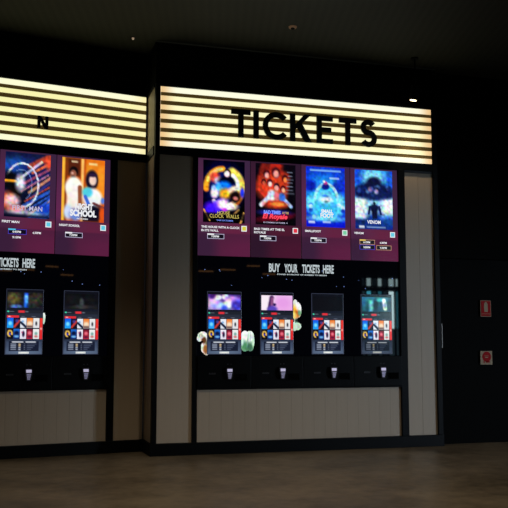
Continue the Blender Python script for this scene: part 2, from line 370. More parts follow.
# ------------------------------------------------------------------ poster displays
COLW = .669; ZB, ZT = 2.361, 3.571
def outline(x0, x1, z0, z1, t, y):
    return boxes((x0, x1, y, y+.001, z0, z0+t), (x0, x1, y, y+.001, z1-t, z1), (x0, x0+t, y, y+.001, z0, z1), (x1-t, x1, y, y+.001, z0, z1))
def poster_display(u, x, label, kind, caption, badge, sessions, title, tint=0):
    t = thing('poster_display', label, 'poster screen', at(u, x, 0, ZB), rz(u), 'film poster screens along the ticket wall')
    w, h = COLW, ZT-ZB
    obj('bezel', boxes((.001, w-.001, -.004, .05, 0, h), bev=.002), M['bezel'], t)
    # screen background: plum with a lighter caption band and a darker session area
    p = Pic(30, 54, (64, 36, 62), (92, 36, 68))
    p.ell(.02, .75, .3, .5, (112, 42, 92), 1.4, 0, .6).ell(1., .3, .3, .8, (56, 36, 66), 1.2, 0, .6)
    p.rect(-.2, .665, 1.2, .772, (104, 34, 62), .75, .02).ell(.1, .71, .35, .08, (78, 42, 74), 1.2, 0, .7)
    p.rect(-.2, .772, 1.2, 1.2, (70, 30, 56), .9, .01).ell(.95, .95, .6, .16, (98, 30, 66), 1.2, 0, .7).ell(.12, .93, .22, .2, (52, 30, 56), 1., 0, .8)
    if tint: p.c = p.c*np.array((.78, .72, .72))
    s = p.obj('screen', .004, w-.004, .004, h-.004, -.006, t)
    px0, px1, pz0, pz1 = .066, .594, .414, 1.187
    po = POSTERS[kind].obj('poster', px0, px1, pz0, pz1, -.009, t)
    pw, ph = px1-px0, pz1-pz0
    for (body, tx, tz, tw, th, m, bold, shear) in title:
        text('poster_title', body, px0+tx*pw, pz0+tz*ph, tw*pw, th*ph, M[m], po, y=-.011, bold=bold, shear=shear)
    lines = caption
    for k, (body, cw) in enumerate(lines):
        text('film_caption', body, .047, .343-k*.043, cw, .028, M['white_em'], t, y=-.009, bold=.035)
    b = obj('rating_badge', boxes((.553, .622, -.009, -.007, .316, .386)), M['white_em'], t)
    obj('badge_symbol', boxes((.563, .612, -.0105, -.0095, .326, .376)), M[badge], b)
    for (cx, cz, tm, bm_, tabm) in sessions:
        x0, z0 = .122+cx*.233, .212-cz*.066
        if bm_:
            f = obj('session_box', outline(x0, x0+.212, z0, z0+.062, .006, -.0105), M[bm_], t)
            obj('box_fill', boxes((x0+.004, x0+.208, -.009, -.0085, z0+.004, z0+.058)), M['box_fill'], f)
            if tabm: obj('session_tab', boxes((x0, x0+.085, -.0115, -.0105, z0+.046, z0+.064)), M[tabm], f)
        text('session_time', tm, x0+.05, z0+.016, .095, .026, M['white_em'], t, y=-.012, bold=.03)
    return t
RX = [2.274+COLW*k for k in range(4)]
LX = [2.507-COLW*2, 2.507-COLW]
poster_display('R', RX[0], 'lit poster screen with a black poster of orange and blue swirl', 'swirl',
    [('THE HOUSE WITH A CLOCK', .485), ('IN ITS WALL', .215)], 'badge_yellow', [(0, 0, '7:00PM', 'border_white', 'white_em')],
    [('HOUSE', .34, .135, .3, .05, 'gold_em', .015, 0), ('CLOCK  WALLS', .16, .075, .7, .06, 'gold_em', .01, 0), ('THIS OCTOBER', .32, .025, .4, .022, 'neonblue_em', .02, 0)])
poster_display('R', RX[1], 'lit poster screen with a black poster of red faces and neon lettering', 'neon',
    [('BAD TIMES AT THE EL', .4), ('ROYALE', .15)], 'badge_red', [(0, 0, '7:00PM', 'border_white', 'white_em')],
    [('BAD TIMES', .2, .175, .42, .06, 'neonblue_em', .05, 0), ('AT THE', .66, .185, .16, .035, 'tab_yellow', .02, 0), ('El Royale', .17, .075, .62, .105, 'neonred_em', .04, .25), ('IN CINEMAS OCTOBER 11', .19, .026, .6, .022, 'border_white', .02, 0)], tint=1)
poster_display('R', RX[2], 'lit poster screen with a bright blue and cyan poster', 'blue',
    [('SMALLFOOT', .215)], 'badge_green', [(0, 0, '7:00PM', 'border_white', 'white_em')],
    [('SMALL', .38, .235, .3, .06, 'white_em', .05, 0), ('FOOT', .36, .155, .34, .075, 'white_em', .05, 0)])
poster_display('R', RX[3], 'lit poster screen with a pale blue poster of a dark cloud and small figure', 'storm',
    [('VENOM', .13)], 'badge_cyan', [(0, 0, '6:15PM', 'border_tan', 'tab_yellow'), (1, 0, '6:30PM', None, None), (0, 1, '9:00PM', 'border_blue', None), (1, 1, '9:30PM', 'border_tan', None)],
    [('VENOM', .31, .09, .36, .06, 'white_em', .03, 0)])
poster_display('L', LX[0], 'lit poster screen with a navy poster of orange streaks and white ring', 'streaks',
    [('FIRST MAN', .2)], 'badge_cyan', [(0, 0, '6:45PM', 'border_blue', 'tab_cyan'), (1, 0, '6:30PM', None, None), (0, 1, '9:15PM', None, None)],
    [('FIRST MAN', .18, .11, .66, .075, 'border_white', .02, 0)])
poster_display('L', LX[1], 'lit poster screen with an orange poster of two people at lockers', 'lockers',
    [('NIGHT SCHOOL', .25)], 'badge_cyan', [(0, 0, '7:30PM', 'border_white', 'white_em')],
    [('NIGHT', .32, .185, .42, .1, 'white_em', .06, 0), ('SCHOOL', .2, .075, .62, .11, 'white_em', .06, 0), ('ONLY IN CINEMAS', .36, .03, .26, .022, 'white_em', .03, 0)])

# ------------------------------------------------------------------ ticket kiosks
def tile_pics():
    T = []
    def n(a, b=None): p = Pic(8, 11, a, b); T.append(p); return p
    n((20, 90, 230), (30, 170, 250)).ell(.5, .55, .3, .2, (120, 225, 255), .8)
    n((24, 20, 60), (20, 12, 30)).line(.1, .9, .9, .3, .3, (210, 60, 50)).ell(.5, .3, .25, .15, (70, 60, 140), .8)
    n((235, 240, 250), (225, 230, 240)).line(.1, .45, .9, .9, .35, (20, 30, 60)).ell(.4, .35, .2, .1, (120, 170, 220), .8)
    n((240, 120, 40), (245, 235, 225)).ell(.5, .55, .35, .2, (250, 225, 190), .7).rect(0, .75, 1, 1, (90, 60, 60), .8, .1)
    n((238, 238, 235), (225, 225, 230)).ell(.5, .55, .16, .22, (50, 50, 60), .6)
    n((12, 10, 20)).arc(.5, .45, .33, .28, 90, 380, .22, (235, 190, 90)).ell(.5, .5, .18, .12, (60, 60, 200), .8)
    n((30, 110, 215), (12, 30, 100)).ell(.5, .4, .38, .2, (12, 20, 60), .6).ell(.5, .75, .4, .1, (120, 190, 240), .9)
    n((245, 240, 250), (230, 225, 240)).ell(.55, .5, .22, .3, (30, 20, 60), .6).ell(.35, .35, .12, .1, (180, 60, 110), .8)
    n((110, 20, 40), (190, 40, 60)).ell(.5, .4, .3, .18, (240, 110, 130), .8).ell(.5, .8, .4, .1, (90, 20, 60), .8)
    n((240, 242, 240), (235, 235, 235)).ell(.5, .45, .25, .16, (120, 170, 160), .8).ell(.5, .75, .3, .12, (200, 110, 110), .9)
    return T
TILES = tile_pics()
def pop_mask(blobs):
    return lambda u, v: max(1-((u-x)/rx)**2-((v-y)/ry)**2 for x, y, rx, ry in blobs)
def trailer(kind):
    p = Pic(32, 16, (10, 10, 16))
    if kind == 'violet':
        p = Pic(32, 16, (70, 40, 130), (150, 120, 220)); p.ell(.15, .55, .2, .4, (215, 170, 235), .8).ell(.3, .2, .12, .15, (245, 235, 255), .6).ell(.52, .15, .1, .2, (250, 245, 255), .6).ell(.75, .3, .2, .2, (190, 140, 240), .8)
        p.ell(.42, .75, .25, .2, (150, 200, 255), .8).ell(.62, .6, .12, .3, (250, 245, 255), .6).ell(.9, .7, .16, .35, (60, 60, 200), .8).ell(.5, .95, .1, .2, (60, 110, 235), .8).ell(.12, .1, .1, .2, (60, 30, 120), .8).noise(.4, 3, 4)
    if kind == 'pink':
        p = Pic(32, 16, (238, 190, 240), (240, 175, 235)); p.ell(.12, .5, .3, .8, (250, 238, 248), 1.).ell(.7, .5, .25, .4, (232, 160, 232), 1.)
        p.line(.33, .15, .26, .95, .14, (70, 30, 90)).line(.35, .2, .33, .95, .08, (140, 80, 130)).ell(.35, .95, .16, .25, (90, 70, 190), .6).ell(.42, .62, .05, .1, (40, 20, 90), .6)
    if kind == 'dark': p.ell(.5, .5, .6, .6, (14, 14, 20), 1.)
    if kind == 'aqua':
        p = Pic(32, 16, (40, 110, 140), (20, 60, 80)); p.rect(.25, .2, .37, 1, (120, 220, 225), .9, .08).rect(.05, .1, .12, .9, (30, 90, 120), .8).ell(.48, .5, .08, .4, (10, 30, 50), .7).ell(.62, .2, .12, .12, (70, 190, 220), .8).line(.76, .2, .8, .8, .13, (225, 240, 245)).ell(.8, .55, .04, .2, (130, 160, 175), .8).ell(.95, .5, .06, .5, (20, 50, 70), .8).noise(.35, 3, 6)  # screen picture with daylight mirrored in the glass painted into its colours
    if kind == 'hall':
        p = Pic(32, 16, (24, 26, 24), (34, 36, 40)); p.ell(.15, .4, .18, .35, (110, 95, 50), 1.1, 0, .8).ell(.78, .4, .2, .3, (70, 66, 50), 1.1, 0, .8).rect(.48, .05, .58, .95, (30, 100, 230), .9, .06).ell(.53, .4, .05, .25, (90, 170, 255), .8).ell(.25, .92, .14, .12, (70, 110, 200), .9).noise(.5, 2, 9)
    if kind == 'stage':
        p = Pic(32, 16, (14, 15, 18), (22, 22, 26)); p.ell(.5, .6, .06, .3, (66, 68, 74), .8).ell(.5, .85, .3, .12, (50, 50, 54), 1.).noise(.3, 3, 2)
    return p

KZ0 = .772; KZG = 1.155
def kiosk(u, x, label, tr, popcorn=(), dim=False, proto=None):
    t = thing('ticket_kiosk', label, 'ticket kiosk', at(u, x, 0, KZ0), rz(u), 'self service ticket kiosks along the ticket wall')
    if proto is None:
        g0, g1 = KZG-KZ0, ZB-KZ0
        obj('glass_panel', boxes((.0015, COLW-.0015, -.004, .05, g0, g1-.002)), M['glass'], t)
        c = obj('console', boxes((.0015, COLW-.0015, -.05, .05, 0, g0-.004), bev=.006), M['console'], t)
        sl = obj('card_slot', boxes((.142, .222, -.056, -.05, .166, .182)), M['slotline'], t)
        obj('slot_mouth', boxes((.148, .216, -.058, -.0565, .171, .177)), M['slot'], sl)
        # card reader: tapered body with screen and keypad
        bm = bmesh.new()
        prof = [(-.05, .245, .04), (-.085, .24, .042), (-.095, .17, .041), (-.085, .105, .026), (-.05, .1, .024)]
        ring = [[bm.verts.new((.39-w, y, z)), bm.verts.new((.39+w, y, z))] for y, z, w in prof]
        for a, b in zip(ring, ring[1:]): bm.faces.new((a[0], a[1], b[1], b[0]))
        bm.faces.new([r[0] for r in ring]); bm.faces.new([r[1] for r in reversed(ring)]); bm.faces.new((ring[-1][0], ring[-1][1], ring[0][1], ring[0][0]))
        bmesh.ops.recalc_face_normals(bm, faces=bm.faces)
        rd = obj('card_reader', bm, M['reader'], t)
        obj('reader_screen', boxes((.36, .42, -.098, -.086, .196, .23)), M['reader_screen'], rd)
        bm = bmesh.new()
        for r in range(4):
            for q in range(3):
                w = .017-.002*r; box(bm, .39-1.5*w+q*w+.001, .39-1.5*w+(q+1)*w-.001, -.1+.003*r, -.084, .168-r*.018, .183-r*.018)
        obj('keypad', bm, M['keypad'], rd)
        bm = boxes((.46, .622, -.056, -.05, .08, .088), (.46, .622, -.056, -.05, .168, .176), (.46, .468, -.056, -.05, .08, .176), (.614, .622, -.056, -.05, .08, .176))
        tr_ = obj('ticket_tray', bm, M['console'], t)
        obj('tray_recess', boxes((.468, .614, -.0525, -.0505, .088, .168)), M['slot'], tr_)
        bm = bmesh.new()
        for q in (.375, .415): tube(bm, (q, -.053, .285), (q, -.05, .285), .006, seg=10)
        obj('sensor', bm, M['slotline'], t)
    else:
        for ch in proto.children:
            if ch.name.split('.')[0] in ('glass_panel', 'console', 'card_slot', 'card_reader', 'ticket_tray', 'sensor'): copy_part(ch, t)
    # touch screen, standing slightly proud of the glass
    sx0, sx1, sz0, sz1 = .125, .553, 1.173-KZ0, 1.933-KZ0
    sw, sh = sx1-sx0, sz1-sz0
    X = lambda q: sx0+q*sw
    Z = lambda q: sz1-q*sh
    ts = obj('touch_screen', boxes((sx0, sx1, -.018, -.004, sz0, sz1), bev=.003), M['screen_edge'], t)
    dm = M['imgdim'] if dim else M['img']
    p = Pic(24, 40, (14, 15, 24), (44, 54, 76)); p.rect(0, .36, 1, .41, (42, 48, 62), .9).rect(0, .8, 1, 1, (70, 84, 112), .7, .05).ell(.5, 1.02, .6, .12, (120, 140, 165), 1., 0, .5)
    p.obj('home_page', X(.015), X(.985), Z(.99), Z(.012), -.0185, ts, m=dm)
    q = trailer(tr); q.obj('trailer_picture', X(.03), X(.97), Z(.29), Z(.05), -.0195, ts)
    p = Pic(40, 6, (30, 34, 44)); p.ell(.04, .5, .025, .3, (70, 225, 180), .6).rect(.07, .35, .2, .65, (150, 160, 175), .7, .02).rect(.32, .15, .5, .85, (225, 50, 60), 1, .02).rect(.52, .3, .6, .7, (120, 130, 145), .7, .02).obj('menu_bar', X(.02), X(.98), Z(.365), Z(.325), -.0195, ts)
    p = Pic(40, 6, (40, 46, 60)); p.rect(-.1, -.1, .34, 1.2, (225, 45, 55), 1, .02).rect(.04, .3, .1, .7, (255, 200, 200), .9, .02).rect(.4, .3, .5, .6, (110, 120, 140), .7, .02).rect(.7, .3, .82, .6, (110, 120, 140), .7, .02).obj('film_tab', X(.03), X(.97), Z(.438), Z(.405), -.0195, ts)
    if dim: M_t = M['img']
    for r in range(2):
        for k in range(5):
            TILES[r*5+k].obj('film_tile', X(.04+.174*k), X(.04+.174*k+.162), Z(.592+.168*r), Z(.442+.168*r), -.0195, ts)
    p = Pic(4, 24, (235, 60, 50), (225, 40, 45)); p.ell(.5, .5, .4, .05, (255, 170, 160), .8).obj('side_tab', X(.912), X(.985), Z(.765), Z(.442), -.0205, ts)
    p = Pic(40, 18, (24, 30, 50)); p.rect(.1, .02, .48, .14, (225, 230, 240), .9, .02).rect(.55, .02, .9, .14, (225, 230, 240), .9, .02)
    for k in range(4):
        y = .24+.18*k; p.rect(.06, y, .24, y+.1, (170, 180, 200), .8, .03).rect(.32, y, .39, y+.12, (235, 205, 150) if k < 2 else (200, 205, 215), .9, .03).rect(.5, y, .54, y+.08, (120, 130, 150), .8, .03).rect(.6, y, .92-.06*k, y+.08, (90, 100, 125), .8, .03)
    p.obj('session_table', X(.1), X(.9), Z(.945), Z(.795), -.0195, ts, m=dm)
    p = Pic(16, 4, (210, 215, 215)); p.rect(.2, .3, .8, .7, (255, 255, 240), .9).obj('start_button', X(.36), X(.64), Z(.985), Z(.955), -.0195, ts, m=dm)
    # printed picture of space with drifting popcorn on the glass
    bm = bmesh.new(); r = random.Random(int(x*100))
    for k in range(4):
        qx, qz, rr = .05+r.random()*.57, 1.25+r.random()*.25, .0035+.003*r.random()
        tube(bm, (qx, -.0045, qz-.03), (qx, -.004, qz-.03), rr, seg=8)
    obj('star_picture', bm, M['star_em'], t)
    for (x0, x1, z0, z1, fn) in popcorn:
        p, mk = fn(); p.obj('popcorn_picture', x0, x1, z0-KZ0, z1-KZ0, -.0055, t, mask=mk)
    return t
def pop_caramel():
    p = Pic(30, 44, (250, 250, 245)); p.ell(.55, .38, .2, .14, (90, 50, 25), .6).ell(.7, .75, .22, .2, (150, 95, 45), .7).ell(.3, .2, .2, .1, (200, 190, 180), 1.).ell(.85, .5, .2, .1, (120, 100, 70), .8).noise(.25, 3, 1)
    return p, pop_mask([(.45, .22, .4, .2), (.2, .3, .2, .14), (.7, .3, .3, .2), (.6, .68, .28, .24), (.75, .85, .25, .15), (.85, .55, .15, .2)])
def pop_green(a=0., b=.7):
    p = Pic(50, 46, (242, 252, 248), (130, 180, 150)); p.ell(.25, .25, .3, .26, (252, 255, 255), .8).ell(.72, .3, .3, .28, (232, 246, 240), .9)
    p.ell(.3, .75, .32, .22, (80, 150, 100), 1.).ell(.68, .78, .3, .2, (66, 112, 88), 1.).ell(.5, .5, .05, .3, (120, 170, 150), 1., .2, .7).ell(.93, .6, .1, .2, (200, 235, 220), .9).ell(.1, .5, .1, .2, (215, 240, 228), .9).noise(.16, 5, 6)
    mk = pop_mask([(.3, .28, .3, .27), (.66, .27, .3, .25), (.82, .5, .18, .36), (.45, .55, .45, .4), (.7, .78, .24, .19), (.28, .78, .26, .2), (.14, .55, .14, .28)])
    return p.crop(a, b), lambda u, v: mk(a+u*(b-a), v)
def pop_gold():
    p = Pic(28, 48, (245, 250, 235), (190, 220, 195)); p.ell(.15, .38, .5, .18, (245, 180, 50), .9).ell(.5, .45, .3, .12, (200, 100, 30), .9).ell(.1, .5, .3, .1, (255, 220, 110), .9).ell(.65, .2, .3, .14, (250, 255, 245), .8).ell(.6, .65, .35, .06, (40, 60, 50), .7).ell(.75, .42, .2, .08, (110, 160, 120), .8).noise(.2, 3, 9)
    return p, pop_mask([(.25, .3, .4, .3), (.6, .33, .38, .24), (.3, .5, .3, .15), (.45, .84, .5, .12), (.15, .85, .3, .14), (.45, .68, .06, .1), (.2, .68, .06, .1)])
def pop_pale():
    p = Pic(10, 14, (250, 255, 250), (180, 220, 205)); p.ell(.3, .6, .3, .2, (200, 225, 190), .9)
    return p, pop_mask([(.3, .35, .6, .35), (.3, .65, .5, .33)])
K1 = kiosk('R', RX[0], 'ticket kiosk with a violet and white picture atop its screen', 'violet', [(.004, .16, 1.165, 1.452, pop_caramel), (.55, .668, 1.205, 1.462, pop_green)])
kiosk('R', RX[1], 'ticket kiosk with a pink picture atop its screen, popcorn beside it', 'pink', [(.0015, .052, 1.205, 1.462, lambda: pop_green(.7, 1.)), (.553, .665, 1.455, 1.85, pop_gold)], proto=K1)
kiosk('R', RX[2], 'ticket kiosk with a blank black picture atop its bright screen', 'dark', proto=K1)
kiosk('R', RX[3], 'ticket kiosk with a teal picture and dim page, beside pale right panel', 'aqua', dim=True, proto=K1)
kiosk('L', LX[0], 'ticket kiosk with a bright blue column in its dark picture', 'hall', [(.553, .585, 1.53, 1.66, pop_pale)], proto=K1)
kiosk('L', LX[1], 'ticket kiosk with a grey figure in its dark picture', 'stage', proto=K1)

def lettering(u, x0, label):
    t = thing('lettering', label, 'lettering', at(u, x0, 0, 2.14), rz(u), 'printed lines above the kiosks')
    ws = [('BUY', 0, .145), ('YOUR', .2, .175), ('TICKETS', .435, .235), ('HERE', .715, .145)]
    for body, xx, w in ws: text('word', body, xx, .045, w, .107, M['paleblue_em'], t, y=-.0065, bold=.032)
    text('small_line', 'STAND IN FRONT OF SCREEN TO BEGIN', .105, .012, .66, .016, M['paleblue_em'], t, y=-.0065, bold=.04)
    return t
lettering('R', 3.183, 'pale lettering BUY YOUR TICKETS HERE under the neon and blue posters')
lettering('L', .752, 'pale lettering ending in HERE, under the orange streaked poster')

# ------------------------------------------------------------------ lit signs
SZ0, SZ1 = 3.682, 4.422; NS = 7; SH = .06
def glyph(ch, w, h, t):
    """stroke letters as flat polygons -> list of polygons"""
    P = []
    def seg(x0, z0, x1, z1, tt=None):
        tt = tt or t; dx, dz = x1-x0, z1-z0; L = math.hypot(dx, dz); nx, nz = -dz/L*tt/2, dx/L*tt/2
        P.append([(x0+nx, z0+nz), (x0-nx, z0-nz), (x1-nx, z1-nz), (x1+nx, z1+nz)])
    def arc(cx, cz, rx, rz_, a0, a1, n=18):
        for k in range(n):
            a, b = math.radians(a0+(a1-a0)*k/n), math.radians(a0+(a1-a0)*(k+1)/n)
            ro, ri = 1, 1
            P.append([(cx+rx*math.cos(a), cz+rz_*math.sin(a)), (cx+rx*math.cos(b), cz+rz_*math.sin(b)), (cx+(rx-t)*math.cos(b), cz+(rz_-t)*math.sin(b)), (cx+(rx-t)*math.cos(a), cz+(rz_-t)*math.sin(a))])
    if ch == 'T': P.append([(0, h-t*.95), (w, h-t*.95), (w, h), (0, h)]); P.append([(w/2-t/2, 0), (w/2+t/2, 0), (w/2+t/2, h-t*.95), (w/2-t/2, h-t*.95)])
    if ch == 'I': P.append([(0, 0), (t, 0), (t, h), (0, h)])
    if ch == 'C': arc(h*.5, h/2, h*.5, h*.5, 40, 320, 30)
    if ch == 'E':
        P.append([(0, 0), (t, 0), (t, h), (0, h)])
        for z in (0, h/2-t*.45, h-t*.9): P.append([(t, z), (w if z != h/2-t*.45 else w*.9, z), (w if z != h/2-t*.45 else w*.9, z+t*.9), (t, z+t*.9)])
    if ch == 'K':
        P.append([(0, 0), (t, 0), (t, h), (0, h)])
        P.append([(t, h*.42), (t, h*.62), (w-t*1.3, h), (w, h)][::-1]); P.append([(t*1.35, h*.5), (t*1.35+t*.9, h*.68), (w+t*.12, 0), (w-t*1.2, 0)][::-1])
    if ch == 'N':
        P.append([(0, 0), (t, 0), (t, h), (0, h)]); P.append([(w-t, 0), (w, 0), (w, h), (w-t, h)]); P.append([(0, h), (t*1.15, h), (w, 0), (w-t*1.15, 0)])
    if ch == 'S':
        a, b = (h-t)*.235, (h-t)*.265; pts = []
        for k in range(17):
            q = math.radians(28+(270-28)*k/16); pts.append((w/2+(w*.46-t/2)*math.cos(q), h-t/2-a+a*math.sin(q)))
        for k in range(1, 18):
            q = math.radians(90-(90+152)*k/17); pts.append((w/2+(w*.5-t/2)*math.cos(q), t/2+b+b*math.sin(q)))
        off = []
        for k in range(len(pts)):
            p, n = pts[max(0, k-1)], pts[min(len(pts)-1, k+1)]; dx, dz = n[0]-p[0], n[1]-p[1]; L = math.hypot(dx, dz)
            off.append((-dz/L*t/2, dx/L*t/2))
        for (p, o), (p2, o2) in zip(zip(pts, off), zip(pts[1:], off[1:])):
            P.append([(p[0]+o[0], p[1]+o[1]), (p[0]-o[0], p[1]-o[1]), (p2[0]-o2[0], p2[1]-o2[1]), (p2[0]+o2[0], p2[1]+o2[1])])
    return P
def letter(ch, x, z, w, h, t, y0, y1, parent):
    bm = bmesh.new()
    for poly in glyph(ch, w, h, t):
        f = [bm.verts.new((x+px, y0, z+pz)) for px, pz in poly]; b = [bm.verts.new((x+px, y1, z+pz)) for px, pz in poly]
        n = len(poly); bm.faces.new(f); bm.faces.new(b[::-1])
        for i in range(n): bm.faces.new((f[i], b[i], b[(i+1) % n], f[(i+1) % n]))
    bmesh.ops.recalc_face_normals(bm, faces=bm.faces)
    return obj('letter', bm, M['letter'], parent)

def sign(u, x0, x1, label, letters, hue):
    w = x1-x0; cx = (x0+x1)/2
    t = thing('illuminated_sign', label, 'lit sign', at(u, cx, 0, SZ0), rz(u))
    h = SZ1-SZ0
    obj('backing_panel', boxes((-w/2, w/2, -.01, .05, 0, h)), M['sign_back'], t)
    half = w/2
    for k in range(NS):
        mid = hue['edge'] if k in (0, NS-1) else hue['mid']
        m = M.setdefault(('strip', u, k in (0, NS-1)), strip_mat('led_diffuser_'+u.lower()+('_edge' if k in (0, NS-1) else '_mid'), mid, hue['end'], half, 1.))
        sh = SH+(.008 if k in (0, NS-1) else 0); z = k*(h-SH)/(NS-1)-(.008 if k == NS-1 else 0)
        obj('light_strip', boxes((-w/2+.003, w/2-.003, -.016, -.0102, z, z+sh), bev=.002), m, t)
    if hue.get('cap'):
        obj('end_diffuser', boxes((-w/2, -w/2+.0028, -.02, -.0102, 0, h)), M['sign_cap'], t)
    for (ch, lx, lz, lw, lh, lt) in letters:
        letter(ch, lx-cx, lz-SZ0, lw, lh, lt, -.04, -.0165, t)
    return t
M['sign_cap'] = mat('sign_end_diffuser', (.4, .38, .3), .4, emit=s255(225, 205, 170), strength=1.)
LH = .36; LZ = 3.852; LT = .07
TICK = [('T', 2.686, LZ, .25, LH, LT), ('I', 2.974, LZ, LT, LH, LT), ('C', 3.097, LZ, .3, LH, LT), ('K', 3.458, LZ, .285, LH, LT), ('E', 3.818, LZ, .222, LH, LT), ('T', 4.125, LZ, .244, LH, LT), ('S', 4.42, LZ-.004, .235, LH+.006, LT)]
sign('R', 1.799, 5.461, 'glowing striped sign reading TICKETS in black letters', TICK,
     dict(mid=s255(255, 250, 196), edge=s255(255, 254, 226), end=s255(238, 196, 138), cap=True))
sign('L', -.704, 2.957, 'glowing striped sign set back at left, small black N on it', [('N', 1.588, 3.86, .13, .155, .036)],
     dict(mid=s255(250, 245, 176), edge=s255(255, 253, 214), end=s255(250, 240, 180)))

# ------------------------------------------------------------------ the two panelled facades
def planks(x0, x1, y0, y1, z0, z1, pitch, gap=.005):
    n = max(1, round((x1-x0)/pitch)); bm = bmesh.new()
    for k in range(n):
        a = x0+(x1-x0)*k/n+(gap/2 if k else 0); b = x0+(x1-x0)*(k+1)/n-(gap/2 if k < n-1 else 0)
        box(bm, a, b, y0, y1, z0, z1)
    box(bm, x0, x1, y1-.004, y1, z0, z1)
    return bm
PT = 3.581; PB = .141; LTZ = .756
def facade(u, xs, label, right_end, left_return):
    CL, PL, PR, DL, DR, QL, QR, CR = xs
    t = thing('panelled_facade', label, 'panelled facade', at(u, (CL+CR)/2, 0, 0), rz(u))
    o = (CL+CR)/2
    B = lambda x0, x1, y0, y1, z0, z1: (x0-o, x1-o, y0, y1, z0, z1)
    posts = [B(CL, PL, -.03, .058, PB+.001, 4.462), B(PR, DL-.001, -.03, .058, PB+.001, PT+.001), B(DR+.001, QL, -.03, .058, PB+.001, PT+.001)]
    if right_end: posts.append(B(QR, CR, -.03, .058, PB+.001, 4.462))
    xr = QR
    rails = [B(PL, xr, -.03, .058, PT+.001, SZ0-.002), B(PL, xr, -.035, .058, SZ1+.002, 4.462), B(DL, DR, -.03, .058, ZT+.001, PT), B(DL, DR, -.03, .03, LTZ, KZ0-.001)]
    obj('frame', boxes(*posts, *rails, bev=.003), M['black'], t)
    obj('plinth', boxes(B(CL-(.02 if left_return else 0), CR, -.045, .058, 0, PB), bev=.004), M['black'], t)
    obj('side_panel', planks(PL-o+.001, PR-o-.001, 0, .05, PB+.002, PT-.001, .6), M['cream'], t)
    zt = PT-.032 if right_end else PT-.001
    obj('side_panel', planks(QL-o+.001, QR-o-.001, 0, .05, PB+.002, zt, .2 if right_end else .6, .003), M['cream'], t)
    if right_end: obj('cap_trim', boxes(B(QL+.001, QR-.001, -.012, .05, zt+.001, PT-.0005)), M['black_trim'], t)
    obj('lower_panel', planks(DL-o+.012, DR-o-.001+(.045 if right_end else .03) - (.046 if right_end else .031), 0, .05, PB+.002, LTZ-.001, .146, .0014), M['cream'], t)
    if left_return:   # the side of the unit that faces left
        obj('return_panel', boxes(B(CL, CL+.02, .06, .56, PB+.002, PT), B(CL, CL+.02, .06, .56, SZ0+.012, SZ1)), M['cream'], t)
        obj('return_trim', boxes(B(CL-.012, CL+.02, .06, .56, PT+.002, SZ0+.01), B(CL-.012, CL+.02, .06, .56, SZ1+.002, 4.462)), M['black'], t)
        obj('return_plinth', boxes(B(CL-.02, CL+.02, .06, .56, 0, PB)), M['black'], t)
    obj('carcass', boxes(B(CL+.022, CR-.001, .06, .56, .001, 4.46)), M['black'], t)
    return t
facade('R', (1.74, 1.798, 2.219, 2.274, 4.950, 5.046, 5.462, 5.53), 'cream panelled facade in black frame around four screens, under the TICKETS sign', True, True)
facade('L', (-.76, -.704, -.223, -.168, 2.508, 2.592, 2.968, 2.955), 'set back cream panelled facade in black frame at left, around the orange posters', False, False)

# ------------------------------------------------------------------ room shell
CZ = 4.99
M['angle'] = mat('ceiling_angle_trim', s255(95, 95, 85), .5)
struct('floor', boxes((-10, 16, -18, 3, -.1, 0)), M['floor'])
struct('ceiling', boxes((-10, 16, -18, 3, CZ, CZ+.1)), M['ceiling'])
struct('trim_1', boxes((1.74, 5.53, -.02, .56, 4.464, CZ)), M['bulkhead'])
struct('trim_4', boxes((1.735, 5.535, -.032, -.021, CZ-.018, CZ-.004)), M['angle'])
b2 = struct('trim_2', boxes((-8, 2.955, -.02, .5, 4.464, CZ)), M['bulkhead']); b2.location = at('L', 0, 0, 0); b2.rotation_euler.z = ANG
wl = struct('wall_left', boxes((-8, -.762, -.02, .5, 0, 4.463)), M['wall']); wl.location = at('L', 0, 0, 0); wl.rotation_euler.z = ANG
struct('wall_back', boxes((6.75, 16, .12, .3, 0, CZ), (5.53, 6.75, .12, .3, 2.45, CZ)), M['wall'])
d = struct('door_1', boxes((5.536, 6.742, .14, .19, .005, 2.44), bev=.004), M['door'])
d['kind'] = 'structure'
bm = bmesh.new()
tube(bm, (5.598, .085, 1.25), (5.598, .085, 1.57), .014); tube(bm, (5.598, .085, 1.29), (5.598, .14, 1.29), .007); tube(bm, (5.598, .085, 1.53), (5.598, .14, 1.53), .007)
obj('door_handle', bm, M['steel'], d)
struct('wall_right', boxes((16, 16.2, -18, .3, 0, CZ)), M['wall'])
struct('wall_side', boxes((-10.2, -10, -18, 3, 0, CZ)), M['wall'])
# entrance glazing in the wall behind the camera (daylight; seen mirrored in the black glass)
struct('wall_front', boxes((-10, 12.3, -18.2, -18, 0, CZ), (15.4, 16, -18.2, -18, 0, CZ), (12.3, 15.4, -18.2, -18, 3.8, CZ), (12.3, 15.4, -18.2, -18, 0, .85)), M['wall'])
xs_ = [12.36, 12.54, 12.78, 12.98, 13.2, 13.4, 13.68, 13.84, 14.1, 14.5, 14.9, 15.34]
zs_ = [.9, 1.9, 3.3, 3.42, 3.68, 3.76]
win = struct('window_1', boxes(*[(12.3, 15.4, -18.06, -17.98, z-.03, z+.03) for z in zs_[:3]+[3.42, 3.76]], *[(x-.02, x+.02, -18.06, -17.98, .85, 3.8) for x in xs_]), M['black'])
PANE = {}
def pane(x0, x1, z0, z1, col, st):
    k = (col, st)
    if k not in PANE: PANE[k] = mat('daylight_pane', (.02, .02, .02), .2, emit=s255(*col), strength=st)
    obj('pane', boxes((x0+.02, x1-.02, -18.12, -18.08, z0, z1)), PANE[k], win)
CY, PALE, DIM = (70, 170, 195), (205, 240, 245), (105, 140, 155)
